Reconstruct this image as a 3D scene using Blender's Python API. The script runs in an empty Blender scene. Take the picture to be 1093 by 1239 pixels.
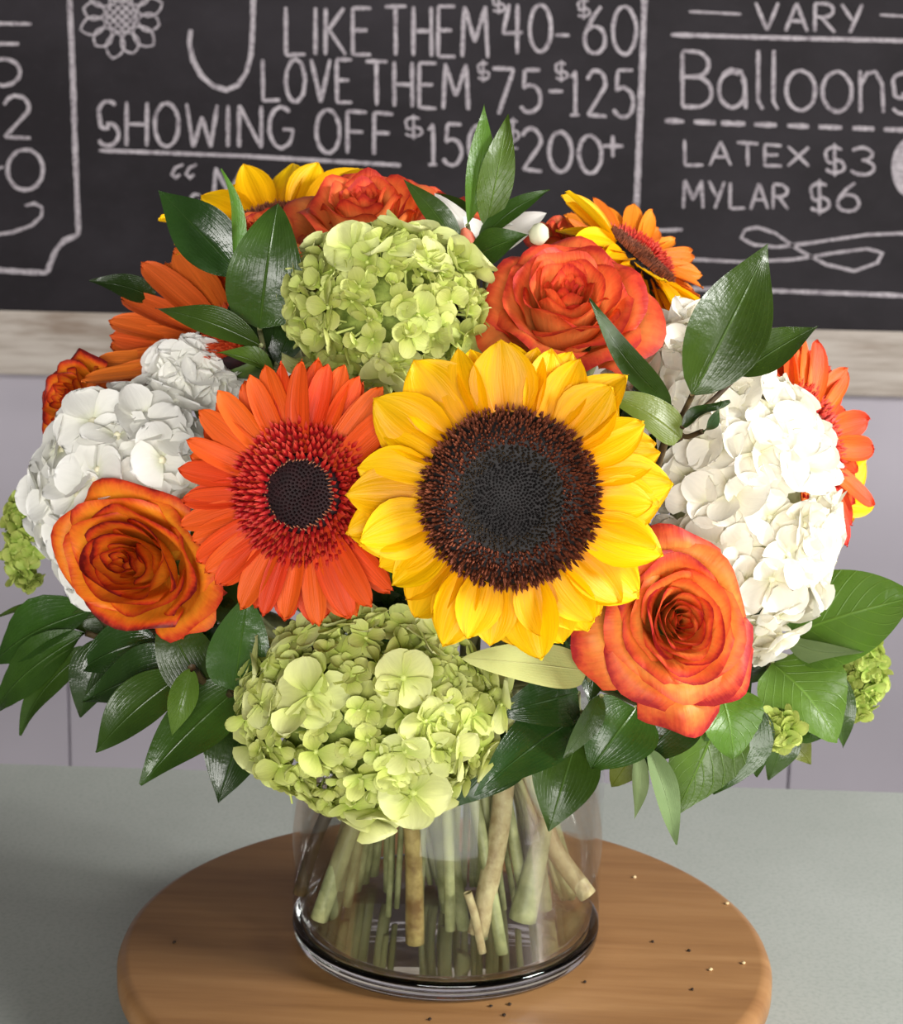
import bpy, math, random
from mathutils import Vector, Matrix, noise as mnoise
random.seed(7)
scene = bpy.context.scene
C = scene.collection
PI = math.pi
R_ = math.radians

# ------------------------------------------------------------------ camera
IW, IH, F = 1093, 1239, 1800.0
PITCH, ROLL = R_(9.5), R_(1.25)
camrot = (Matrix.Rotation(R_(2.5), 3, 'Z') @ Matrix.Rotation(PI / 2 - PITCH, 3, 'X') @ Matrix.Rotation(ROLL, 3, 'Z'))
def ray(px, py):
    return camrot @ Vector(((px - IW / 2) / F, -(py - IH / 2) / F, -1.0))
CAM = -ray(539, 1128) * 0.735          # vase base centre is the origin
cd = bpy.data.cameras.new('camera'); cam = bpy.data.objects.new('camera', cd); C.objects.link(cam)
cam.matrix_world = Matrix.Translation(CAM) @ camrot.to_4x4()
cd.sensor_fit = 'HORIZONTAL'; cd.sensor_width = 36.0; cd.lens = F * 36.0 / IW
cd.clip_start = 0.02
cd.dof.use_dof = True; cd.dof.focus_distance = 0.56; cd.dof.aperture_fstop = 28.0
scene.camera = cam

# ------------------------------------------------------------------ light
world = bpy.data.worlds.new('world'); scene.world = world; world.use_nodes = True
bg = world.node_tree.nodes['Background']
bg.inputs[0].default_value = (1.0, 0.97, 0.94, 1); bg.inputs[1].default_value = 0.05
def area(name, loc, target, sx, sy, watt, col=(1, 1, 1)):
    l = bpy.data.lights.new(name, 'AREA'); l.shape = 'RECTANGLE'; l.size = sx; l.size_y = sy
    l.energy = watt; l.color = col
    o = bpy.data.objects.new(name, l); C.objects.link(o); o.location = loc
    o.rotation_euler = (Vector(target) - Vector(loc)).to_track_quat('-Z', 'Y').to_euler()
    return o
area('side_window_light', (1.5, -0.55, 0.85), (0, 0, 0.05), 0.45, 0.5, 48, (1.0, 0.98, 0.95))
area('front_fill_light', (0.15, -2.4, 0.25), (0, 0, 0.22), 1.7, 0.8, 68, (1.0, 0.97, 0.93))  # unseen low fill, added to light the flower fronts but hardly the table
area('wall_fill_light', (-0.5, 1.05, 1.7), (-0.6, 2.6, 0), 2.0, 0.3, 7, (1.0, 0.96, 0.93))  # unseen fill, added and tilted at the back wall to brighten it
scene.view_settings.view_transform = 'Standard'; scene.view_settings.look = 'None'
scene.view_settings.exposure = 0.0; scene.view_settings.gamma = 1.0
scene.view_settings.use_curve_mapping = False

# ------------------------------------------------------------------ helpers
def P(px, py, Y):
    d = ray(px, py); return CAM + d * ((Y - CAM.y) / d.y)
def PZ(px, py, Z):
    d = ray(px, py); return CAM + d * ((Z - CAM.z) / d.z)
FWD = camrot @ Vector((0, 0, -1))
def ms(px, pt): return px * ((pt - CAM).dot(FWD)) / F      # pixels -> metres at a point
WY = 1.72; PSI = 0.0
E1 = Vector((math.cos(PSI), -math.sin(PSI), 0)); WN = Vector((-math.sin(PSI), -math.cos(PSI), 0))
WO = Vector((0, WY, 0))
def W(px, py, off=0.0):
    d = ray(px, py); o = WO + WN * off
    return CAM + d * ((o - CAM).dot(WN) / d.dot(WN))

def lin(c):
    return tuple(((x / 255) / 12.92 if x / 255 <= 0.04045 else ((x / 255 + 0.055) / 1.055) ** 2.4) for x in c) + (1,)
def mesh(name, verts, faces, uvs=None, smooth=True):
    m = bpy.data.meshes.new(name); m.from_pydata([tuple(v) for v in verts], [], faces)
    if uvs is not None:
        ul = m.uv_layers.new(name='UVMap')
        li = [0] * len(m.loops); m.loops.foreach_get('vertex_index', li)
        flat = []
        for i in li: flat += [uvs[i][0], uvs[i][1]]
        ul.data.foreach_set('uv', flat)
    if smooth: m.polygons.foreach_set('use_smooth', [True] * len(m.polygons))
    m.update(); return m
def obj(name, me, material=None, parent=None, mw=None):
    if material is not None and not me.materials: me.materials.append(material)
    o = bpy.data.objects.new(name, me); C.objects.link(o)
    if mw is not None: o.matrix_basis = mw
    if parent is not None:
        o.parent = parent
        o.matrix_basis = Matrix.Translation(-parent.location) @ (mw if mw is not None else Matrix())
    return o
def tag(o, label, cat, group=None):
    o['label'] = label; o['category'] = cat
    if group: o['group'] = group
    return o
def thing(name, label, cat, loc=(0, 0, 0), group=None):
    o = bpy.data.objects.new(name, None); C.objects.link(o); o.location = loc
    o.empty_display_size = 0.02
    return tag(o, label, cat, group)
def struct(o): o['kind'] = 'structure'; return o
def frame(N, spin=0.0, up=Vector((0, 0, 1))):
    N = Vector(N).normalized()
    if abs(N.dot(up)) > 0.98: up = Vector((0, 1, 0))
    X = up.cross(N).normalized(); Y = N.cross(X)
    m = Matrix((X, Y, N)).transposed()
    return m @ Matrix.Rotation(spin, 3, 'Z')
def mat4(rot, loc): return Matrix.Translation(loc) @ rot.to_4x4()
def grid_faces(nu, nv, close=False):
    f = []
    for j in range(nv - 1):
        for i in range(nu - 1 if not close else nu):
            a = j * nu + i; b = j * nu + (i + 1) % nu
            f.append((a, b, b + nu, a + nu))
    return f
def lathe(name, prof, n=64):
    v = []; 
    for (r, z) in prof:
        for i in range(n):
            a = 2 * PI * i / n; v.append((r * math.cos(a), r * math.sin(a), z))
    return mesh(name, v, grid_faces(n, len(prof), True))
def tube(name, pts, rads, n=8, cap=True):
    pts = [Vector(p) for p in pts]; v = []; k = len(pts)
    if not hasattr(rads, '__len__'): rads = [rads] * k
    ref = Vector((0.31, 0.9, 0.2))
    for i, p in enumerate(pts):
        t = (pts[min(i + 1, k - 1)] - pts[max(i - 1, 0)]).normalized()
        a = t.cross(ref).normalized(); b = t.cross(a)
        for q in range(n):
            an = 2 * PI * q / n; v.append(p + (a * math.cos(an) + b * math.sin(an)) * rads[i])
    f = grid_faces(n, k, True)
    if cap: f.append(tuple(range(n))); f.append(tuple(range((k - 1) * n, k * n)))
    return mesh(name, v, f)
def catmull(pts, per=6):
    pts = [Vector(p) for p in pts]; q = [pts[0] * 2 - pts[1]] + pts + [pts[-1] * 2 - pts[-2]]; out = []
    for i in range(1, len(q) - 2):
        a, b, c, d = q[i - 1:i + 3]
        for s in range(per):
            t = s / per
            out.append(0.5 * ((2 * b) + (c - a) * t + (2 * a - 5 * b + 4 * c - d) * t * t + (3 * b - a - 3 * c + d) * t ** 3))
    out.append(pts[-1]); return out
def box(name, x0, x1, y0, y1, z0, z1, bev=0.0, origin=Vector((0, 0, 0)), ex=Vector((1, 0, 0)), ey=Vector((0, 1, 0))):
    import bmesh
    bm = bmesh.new(); vs = []
    for z in (z0, z1):
        for (x, y) in ((x0, y0), (x1, y0), (x1, y1), (x0, y1)):
            vs.append(bm.verts.new(origin + ex * x + ey * y + Vector((0, 0, z))))
    for q in ((0, 3, 2, 1), (4, 5, 6, 7), (0, 1, 5, 4), (1, 2, 6, 5), (2, 3, 7, 6), (3, 0, 4, 7)):
        bm.faces.new([vs[i] for i in q])
    bmesh.ops.recalc_face_normals(bm, faces=bm.faces[:])
    if bev > 0: bmesh.ops.bevel(bm, geom=bm.edges[:], offset=bev, segments=2, affect='EDGES')
    m = bpy.data.meshes.new(name); bm.to_mesh(m); bm.free(); return m

# ------------------------------------------------------------------ materials
class NT:
    def __init__(s, name):
        s.m = bpy.data.materials.new(name); s.m.use_nodes = True; s.t = s.m.node_tree
        s.t.nodes.clear(); s.out = s.t.nodes.new('ShaderNodeOutputMaterial')
    def n(s, typ, ins=None, **kw):
        nd = s.t.nodes.new(typ)
        for k, v in kw.items(): setattr(nd, k, v)
        for k, v in (ins or {}).items():
            if isinstance(v, bpy.types.NodeSocket): s.t.links.new(v, nd.inputs[k])
            else: nd.inputs[k].default_value = v
        return nd
    def math(s, op, a, b=0.0, c=None):
        d = {0: a, 1: b}
        if c is not None: d[2] = c
        return s.n('ShaderNodeMath', d, operation=op).outputs[0]
    def ramp(s, fac, stops, interp='LINEAR'):
        r = s.n('ShaderNodeValToRGB', {0: fac}); cr = r.color_ramp; cr.interpolation = interp
        while len(cr.elements) > 1: cr.elements.remove(cr.elements[-1])
        cr.elements[0].position = stops[0][0]; cr.elements[0].color = stops[0][1]
        for p, c in stops[1:]:
            e = cr.elements.new(p); e.color = c
        return r.outputs[0]
    def mix(s, fac, a, b, blend='MIX'):
        nd = s.n('ShaderNodeMix', data_type='RGBA', blend_type=blend)
        for k, v in ((0, fac), (6, a), (7, b)):
            if isinstance(v, bpy.types.NodeSocket): s.t.links.new(v, nd.inputs[k])
            else: nd.inputs[k].default_value = v
        return nd.outputs[2]
    def noise(s, scale, detail=3, rough=0.5, vec=None):
        d = {'Scale': scale, 'Detail': detail, 'Roughness': rough}
        if vec is not None: d['Vector'] = vec
        return s.n('ShaderNodeTexNoise', d).outputs[0]
    def uv(s):
        u = s.n('ShaderNodeUVMap'); sp = s.n('ShaderNodeSeparateXYZ', {0: u.outputs[0]})
        return sp.outputs[0], sp.outputs[1], u.outputs[0]
    def objc(s): return s.n('ShaderNodeTexCoord').outputs['Object']
    def rnd(s): return s.n('ShaderNodeObjectInfo').outputs['Random']
    def bump(s, h, strength=0.3, dist=0.002):
        return s.n('ShaderNodeBump', {'Height': h, 'Strength': strength, 'Distance': dist}).outputs[0]
    def hsv(s, col, h=0.5, sat=1.0, val=1.0):
        return s.n('ShaderNodeHueSaturation', {'Color': col, 'Hue': h, 'Saturation': sat, 'Value': val}).outputs[0]
    def mr(s, v, a, b, c, d):
        return s.n('ShaderNodeMapRange', {0: v, 1: a, 2: b, 3: c, 4: d}).outputs[0]
    def done(s, col, rough=0.5, normal=None, trans=0.0, spec=0.4, tcol=None, coat=0.0):
        ins = {'Base Color': col, 'Roughness': rough, 'Specular IOR Level': spec}
        if coat: ins['Coat Weight'] = coat; ins['Coat Roughness'] = 0.15
        if normal is not None: ins['Normal'] = normal
        p = s.n('ShaderNodeBsdfPrincipled', ins).outputs[0]
        if trans > 0:
            tl = s.n('ShaderNodeBsdfTranslucent', {'Color': tcol if tcol is not None else col}).outputs[0]
            p = s.n('ShaderNodeMixShader', {0: trans, 1: p, 2: tl}).outputs[0]
        s.t.links.new(p, s.out.inputs[0]); return s.m

def m_leaf(name, dark, light, rough=0.33, lateral=False, spec=0.5, nscale=40):
    t = NT(name); u, v, uv = t.uv()
    au = t.math('ABSOLUTE', t.math('SUBTRACT', u, 0.5))
    base = t.mix(t.noise(nscale, 3, 0.6, t.objc()), lin(dark), lin(light))
    base = t.hsv(base, t.mr(t.rnd(), 0, 1, 0.485, 0.515), 1.0, t.mr(t.rnd(), 0, 1, 0.8, 1.2))
    rib = t.mr(au, 0.0, 0.022, 1.0, 0.0)
    if lateral:
        w = t.math('SINE', t.math('MULTIPLY', t.math('SUBTRACT', v, t.math('MULTIPLY', au, 0.75)), 52.0))
        vein = t.mr(w, 0.9, 1.0, 0.0, 1.0)
    else:
        w = t.math('SINE', t.math('MULTIPLY', u, 95.0)); vein = t.mr(w, 0.3, 1.0, 0.0, 0.12)
    vv = t.math('MAXIMUM', rib, t.math('MULTIPLY', vein, 0.6))
    col = t.mix(t.math('MULTIPLY', vv, 0.28), base, lin(tuple(min(255, int(x * 1.25 + 22)) for x in light)))
    h = t.math('ADD', t.math('MULTIPLY', vv, -0.6), t.math('MULTIPLY', t.noise(160, 3, 0.6, t.objc()), 0.7))
    return t.done(col, t.mr(t.noise(90, 2, 0.5, t.objc()), 0.3, 0.7, rough - 0.08, rough + 0.12), t.bump(h, 0.6, 0.0011), 0.12, spec, t.hsv(col, 0.49, 1.1, 1.5))
M = {}
M['leaf_dark'] = m_leaf('glossy_dark_leaf', (36, 58, 18), (62, 90, 30), 0.28, spec=0.45)
M['leaf_gloss'] = m_leaf('shiny_deep_green_leaf', (26, 44, 16), (46, 70, 26), 0.24, spec=0.55)
M['leaf_mid'] = m_leaf('mid_green_leaf', (58, 88, 26), (84, 116, 38), 0.36, True, 0.4)
M['leaf_bright'] = m_leaf('bright_green_leaf', (66, 98, 28), (92, 126, 42), 0.38, True, 0.4)
M['leaf_pale'] = m_leaf('pale_leaf_underside', (164, 172, 100), (190, 194, 128), 0.6, spec=0.2)
M['leaf_sage'] = m_leaf('sage_leaf_underside', (90, 110, 68), (120, 138, 92), 0.6, spec=0.2)
M['leaf_olive'] = m_leaf('olive_leaf', (78, 90, 26), (104, 114, 38), 0.4, spec=0.4)

def m_petal(name, stops, rough=0.5, trans=0.2, streak=0.25, streak_f=60.0, vary=0.12, bump=0.4, hue=0.008):
    t = NT(name); u, v, uv = t.uv()
    nz = t.noise(55, 3, 0.6, t.objc())
    fac = t.math('ADD', v, t.math('MULTIPLY', t.math('SUBTRACT', nz, 0.5), 0.35))
    col = t.ramp(fac, [(p, lin(c)) for p, c in stops])
    col = t.hsv(col, t.mr(t.rnd(), 0, 1, 0.5 - hue, 0.5 + hue), 1.0, t.mr(t.rnd(), 0, 1, 1 - vary, 1 + vary * 0.6))
    cmb = t.n('ShaderNodeCombineXYZ', {0: t.math('MULTIPLY', u, streak_f * 0.35), 1: t.math('MULTIPLY', v, 1.5), 2: t.math('MULTIPLY', t.rnd(), 30)}).outputs[0]
    st = t.noise(1.0, 3, 0.55, cmb)
    col = t.hsv(col, 0.5, 1.0, t.mr(st, 0.3, 0.75, 1 - streak, 1 + streak * 0.5))
    return t.done(col, rough, t.bump(st, bump, 0.0008), trans, 0.25)
M['sun_petal'] = m_petal('sunflower_petal', [(0, (232, 150, 2)), (0.3, (246, 180, 2)), (0.7, (252, 194, 4)), (1, (253, 202, 14))], 0.45, 0.25, 0.14)
M['gerb_petal'] = m_petal('gerbera_petal', [(0, (214, 62, 24)), (0.4, (228, 78, 22)), (1, (236, 92, 30))], 0.5, 0.15, 0.2)
M['gerb_orange'] = m_petal('orange_gerbera_petal', [(0, (206, 84, 26)), (0.5, (224, 104, 36)), (1, (234, 112, 46))], 0.5, 0.15, 0.25)
M['gerb_gold'] = m_petal('golden_gerbera_petal', [(0, (214, 100, 14)), (0.5, (232, 124, 24)), (1, (238, 136, 40))], 0.5, 0.15, 0.2)
M['gerb_two'] = m_petal('red_orange_gerbera_petal', [(0, (236, 116, 30)), (0.55, (234, 98, 34)), (1, (228, 72, 40))], 0.5, 0.15, 0.2)
M['white_petal'] = m_petal('white_sepal', [(0, (232, 234, 206)), (0.3, (246, 245, 236)), (1, (251, 250, 246))], 0.55, 0.3, 0.05, 30, 0.04, 0.25, 0.0)
M['cream_petal'] = m_petal('cream_sepal', [(0, (230, 228, 190)), (0.35, (246, 241, 224)), (1, (250, 247, 236))], 0.55, 0.3, 0.05, 30, 0.05, 0.25, 0.004)
M['green_petal'] = m_petal('green_sepal', [(0, (168, 186, 74)), (0.4, (198, 207, 108)), (1, (214, 219, 138))], 0.55, 0.3, 0.1, 34, 0.14, 0.3, 0.008)
M['green_pale'] = m_petal('pale_cream_green_sepal', [(0, (186, 200, 96)), (0.4, (214, 219, 138)), (1, (226, 229, 164))], 0.55, 0.3, 0.08, 34, 0.06, 0.3, 0.006)
M['lime_petal'] = m_petal('lime_bract', [(0, (140, 170, 60)), (1, (196, 206, 110))], 0.5, 0.3, 0.1, 34, 0.14, 0.3, 0.008)

def m_rose(name, inner, mid, edge, dark):
    t = NT(name); u, v, uv = t.uv()
    au = t.math('ABSOLUTE', t.math('MULTIPLY', t.math('SUBTRACT', u, 0.5), 2.0))
    e = t.math('MAXIMUM', v, t.math('MULTIPLY', t.math('POWER', au, 3.0), t.mr(v, 0.2, 0.7, 0.3, 0.98)))
    nz = t.noise(70, 4, 0.65, t.objc())
    e = t.math('ADD', e, t.math('MULTIPLY', t.math('SUBTRACT', nz, 0.5), 0.42))
    e = t.math('ADD', e, t.mr(t.rnd(), 0, 1, -0.11, 0.03))
    col = t.ramp(e, [(0.0, lin(inner)), (0.60, lin(inner)), (0.80, lin(mid)), (0.91, lin(edge)), (0.985, lin(dark))])
    cmb = t.n('ShaderNodeCombineXYZ', {0: t.math('MULTIPLY', u, 26.0), 1: t.math('MULTIPLY', v, 2.0), 2: t.math('MULTIPLY', t.rnd(), 30)}).outputs[0]
    st = t.noise(1.0, 3, 0.6, cmb)
    col = t.hsv(col, 0.5, 1.0, t.mr(st, 0.3, 0.75, 0.88, 1.08))
    return t.done(col, 0.5, t.bump(st, 0.4, 0.0008), 0.24, 0.25)
M['rose_warm'] = m_rose('orange_rose_petal', (250, 176, 82), (242, 128, 58), (226, 84, 50), (172, 40, 42))
M['rose_gold'] = m_rose('golden_orange_rose_petal', (250, 168, 44), (242, 124, 34), (214, 66, 32), (120, 26, 26))
M['rose_coral'] = m_rose('coral_orange_rose_petal', (248, 160, 84), (240, 118, 62), (228, 84, 50), (190, 52, 42))

def m_plain(name, c1, c2, scale=60, rough=0.5, bump=0.0, spec=0.3, trans=0.0):
    t = NT(name); nz = t.noise(scale, 4, 0.6, t.objc())
    col = t.mix(t.mr(nz, 0.35, 0.65, 0, 1), lin(c1), lin(c2))
    return t.done(col, rough, t.bump(nz, bump, 0.002) if bump else None, trans, spec)
M['stem_green'] = m_plain('green_stem', (112, 116, 76), (154, 158, 112), 90, 0.45)
M['stem_pale'] = m_plain('pale_woody_stem', (138, 120, 84), (176, 166, 124), 120, 0.55, 0.5)
M['stem_dark'] = m_plain('dark_woody_stem', (58, 44, 30), (92, 76, 46), 110, 0.55, 0.4)
M['stem_cut'] = m_plain('yellowish_root_stem', (98, 74, 38), (164, 148, 92), 70, 0.5, 0.4)
M['disc_brown'] = m_plain('brown_disc_floret', (86, 42, 26), (138, 74, 48), 260, 0.7)
M['disc_green'] = m_plain('olive_black_disc_floret', (36, 28, 22), (70, 56, 38), 300, 0.6)
M['disc_black'] = m_plain('black_disc_centre', (16, 13, 13), (34, 29, 29), 300, 0.6)
M['gerb_eye'] = m_plain('maroon_black_gerbera_eye', (26, 10, 13), (44, 16, 20), 300, 0.7)
M['gerb_ring'] = m_petal('red_gerbera_ring_floret', [(0, (150, 30, 22)), (0.55, (196, 50, 30)), (1, (224, 92, 58))], 0.5, 0.1, 0.1)
M['gerb_tip'] = m_plain('pinkish_stamen_tip', (196, 120, 90), (222, 160, 120), 200, 0.6)
M['calyx'] = m_plain('green_calyx', (60, 84, 36), (96, 120, 54), 120, 0.5)
M['core_green'] = m_plain('green_pedicel_core', (96, 114, 44), (150, 164, 76), 150, 0.7, 0.6)
M['core_white'] = m_plain('creamy_pedicel_core', (176, 178, 130), (214, 212, 180), 120, 0.7, 0.6)
M['eye_green'] = m_plain('green_floret_eye', (170, 184, 84), (206, 214, 130), 300, 0.5)
M['eye_white'] = m_plain('cream_floret_eye', (220, 216, 178), (238, 232, 206), 300, 0.5)
M['bud_red'] = m_plain('pinkish_red_bud', (190, 84, 60), (222, 140, 110), 90, 0.5)
M['crumb'] = m_plain('dark_soil_crumb', (34, 26, 20), (60, 44, 32), 400, 0.8)
M['crumb_pale'] = m_plain('pale_plant_crumb', (206, 178, 128), (226, 202, 160), 400, 0.8)

def m_wood():
    t = NT('turntable_bamboo_wood'); tc = t.objc()
    mp = t.n('ShaderNodeMapping', {'Vector': tc, 'Rotation': (0, 0, R_(42)), 'Scale': (6, 75, 10)}).outputs[0]
    g = t.noise(1.0, 5, 0.6, mp)
    mp2 = t.n('ShaderNodeMapping', {'Vector': tc, 'Rotation': (0, 0, R_(42)), 'Scale': (2.5, 16, 3)}).outputs[0]
    g2 = t.noise(1.4, 4, 0.6, mp2)
    col = t.ramp(g, [(0.25, lin((134, 94, 56))), (0.5, lin((154, 112, 70))), (0.75, lin((168, 126, 82)))])
    col = t.mix(t.mr(g2, 0.56, 0.72, 0, 0.6), col, lin((112, 72, 40)))
    return t.done(col, 0.42, t.bump(g, 0.12, 0.001), 0, 0.35)
M['wood'] = m_wood()
def m_table():
    t = NT('grey_green_laminate'); tc = t.objc()
    a = t.noise(5, 4, 0.6, tc); b = t.noise(420, 2, 0.6, tc)
    col = t.mix(t.mr(a, 0.3, 0.7, 0, 1), lin((172, 177, 170)), lin((186, 190, 184)))
    col = t.mix(t.mr(b, 0.45, 0.7, 0, 0.35), col, lin((140, 150, 142)))
    return t.done(col, 0.55, None, 0, 0.3)
M['table'] = m_table()
M['table_leg'] = m_plain('grey_painted_leg', (120, 122, 124), (134, 136, 138), 20, 0.5)
M['wall'] = m_plain('lilac_grey_wall_paint', (190, 184, 194), (196, 190, 200), 3, 0.6)
M['joint'] = m_plain('wall_joint_line', (136, 128, 142), (142, 134, 148), 6, 0.7)  # darker lilac backing seen in the gaps between wall panels
M['floor'] = m_plain('grey_floor', (120, 116, 112), (134, 130, 126), 5, 0.5)
def m_board():
    t = NT('black_chalkboard_slate'); tc = t.objc()
    mp = t.n('ShaderNodeMapping', {'Vector': tc, 'Scale': (1, 1, 1.6)}).outputs[0]
    a = t.noise(4.0, 4, 0.65, mp); b = t.noise(60, 4, 0.7, mp)
    col = t.mix(t.mr(a, 0.4, 0.75, 0, 1), lin((37, 33, 37)), lin((52, 48, 53)))
    col = t.mix(t.mr(b, 0.55, 0.8, 0, 0.3), col, lin((66, 62, 67)))
    return t.done(col, 0.7, None, 0, 0.25)
M['board'] = m_board()
def m_chalk():
    t = NT('white_chalk'); tc = t.objc()
    a = t.noise(300, 3, 0.7, tc); b = t.noise(40, 3, 0.6, tc)
    f = t.math('ADD', t.math('MULTIPLY', a, 0.8), t.math('MULTIPLY', b, 0.3))
    col = t.ramp(f, [(0.38, lin((96, 91, 97))), (0.5, lin((168, 160, 166))), (0.7, lin((210, 203, 208)))])
    return t.done(col, 0.95, None, 0, 0.05)
M['chalk'] = m_chalk()
def m_trim():
    t = NT('whitewashed_weathered_wood'); tc = t.objc()
    mp = t.n('ShaderNodeMapping', {'Vector': tc, 'Scale': (2.2, 2.2, 26)}).outputs[0]
    a = t.noise(2.0, 5, 0.65, mp); mp2 = t.n('ShaderNodeMapping', {'Vector': tc, 'Scale': (1.6, 1.6, 9)}).outputs[0]
    b = t.noise(2.3, 4, 0.6, mp2)
    col = t.ramp(a, [(0.3, lin((166, 154, 142))), (0.5, lin((198, 188, 178))), (0.7, lin((210, 202, 192)))])
    col = t.mix(t.mr(b, 0.6, 0.76, 0, 0.75), col, lin((136, 114, 96)))
    return t.done(col, 0.7, t.bump(a, 0.3, 0.002), 0, 0.2)
M['trim'] = m_trim()
def m_glass(name, tint, ior, refl=1.0):
    t = NT(name)
    fr = t.n('ShaderNodeFresnel', {'IOR': ior}).outputs[0]
    tr = t.n('ShaderNodeBsdfTransparent', {'Color': tint}).outputs[0]
    gl = t.n('ShaderNodeBsdfGlossy', {'Color': (1, 1, 1, 1), 'Roughness': 0.03}).outputs[0]
    s = t.n('ShaderNodeMixShader', {0: t.math('MULTIPLY', fr, refl), 1: tr, 2: gl}).outputs[0]
    t.t.links.new(s, t.out.inputs[0]); return t.m
M['glass'] = m_glass('clear_vase_glass', (0.975, 0.98, 0.978, 1), 1.35, 0.45)
M['water'] = m_glass('clear_water', (0.97, 0.97, 0.955, 1), 1.12, 0.6)
def m_base():
    t = NT('thick_glass_base')
    g = t.n('ShaderNodeBsdfGlass', {'Color': (0.95, 0.955, 0.955, 1), 'Roughness': 0.02, 'IOR': 1.45}).outputs[0]
    t.t.links.new(g, t.out.inputs[0]); return t.m
M['glass_base'] = m_base()

# ------------------------------------------------------------------ setting
ZT = -0.036                       # counter top height
FLOOR = ZT - 0.92
fl = struct(obj('floor', box('floor', -2.2, 2.2, -1.6, WY + 0.25, FLOOR - 0.05, FLOOR), M['floor']))
bz = W(546, 388.5, 0.02).z; tz = W(546, 466.5, 0.03).z
wall = struct(obj('wall_back', box('wall_back', -2.0, 2.0, -0.08, -0.008, FLOOR, 1.55, 0, WO, E1, -WN * -1), M['joint']))
ss = [-2.0, (W(83, 860) - WO).dot(E1), (W(955, 930) - WO).dot(E1), 2.0]
for a, b in zip(ss[:-1], ss[1:]):
    obj('wall_panel', box('wall_panel', a + 0.002, b - 0.002, -0.008, 0.0, FLOOR, tz, 0.001, WO, E1, WN), M['wall'], wall)
    obj('wall_panel', box('wall_panel', a + 0.002, b - 0.002, -0.008, 0.0, tz, 1.55, 0.001, WO, E1, WN), M['wall'], wall)
tr = struct(obj('trim_1', box('trim_1', -1.4, 1.4, 0.0, 0.03, tz, bz, 0.003, WO, E1, WN), M['trim']))
# chalkboard
board = thing('chalkboard', 'black chalkboard with white handwritten price list mounted on lilac wall above weathered wood trim', 'chalkboard', WO + Vector((0, 0, bz)))
obj('slate', box('slate', -1.35, 1.35, 0.001, 0.02, bz, 1.2, 0.002, WO, E1, WN), M['board'], board)

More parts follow.
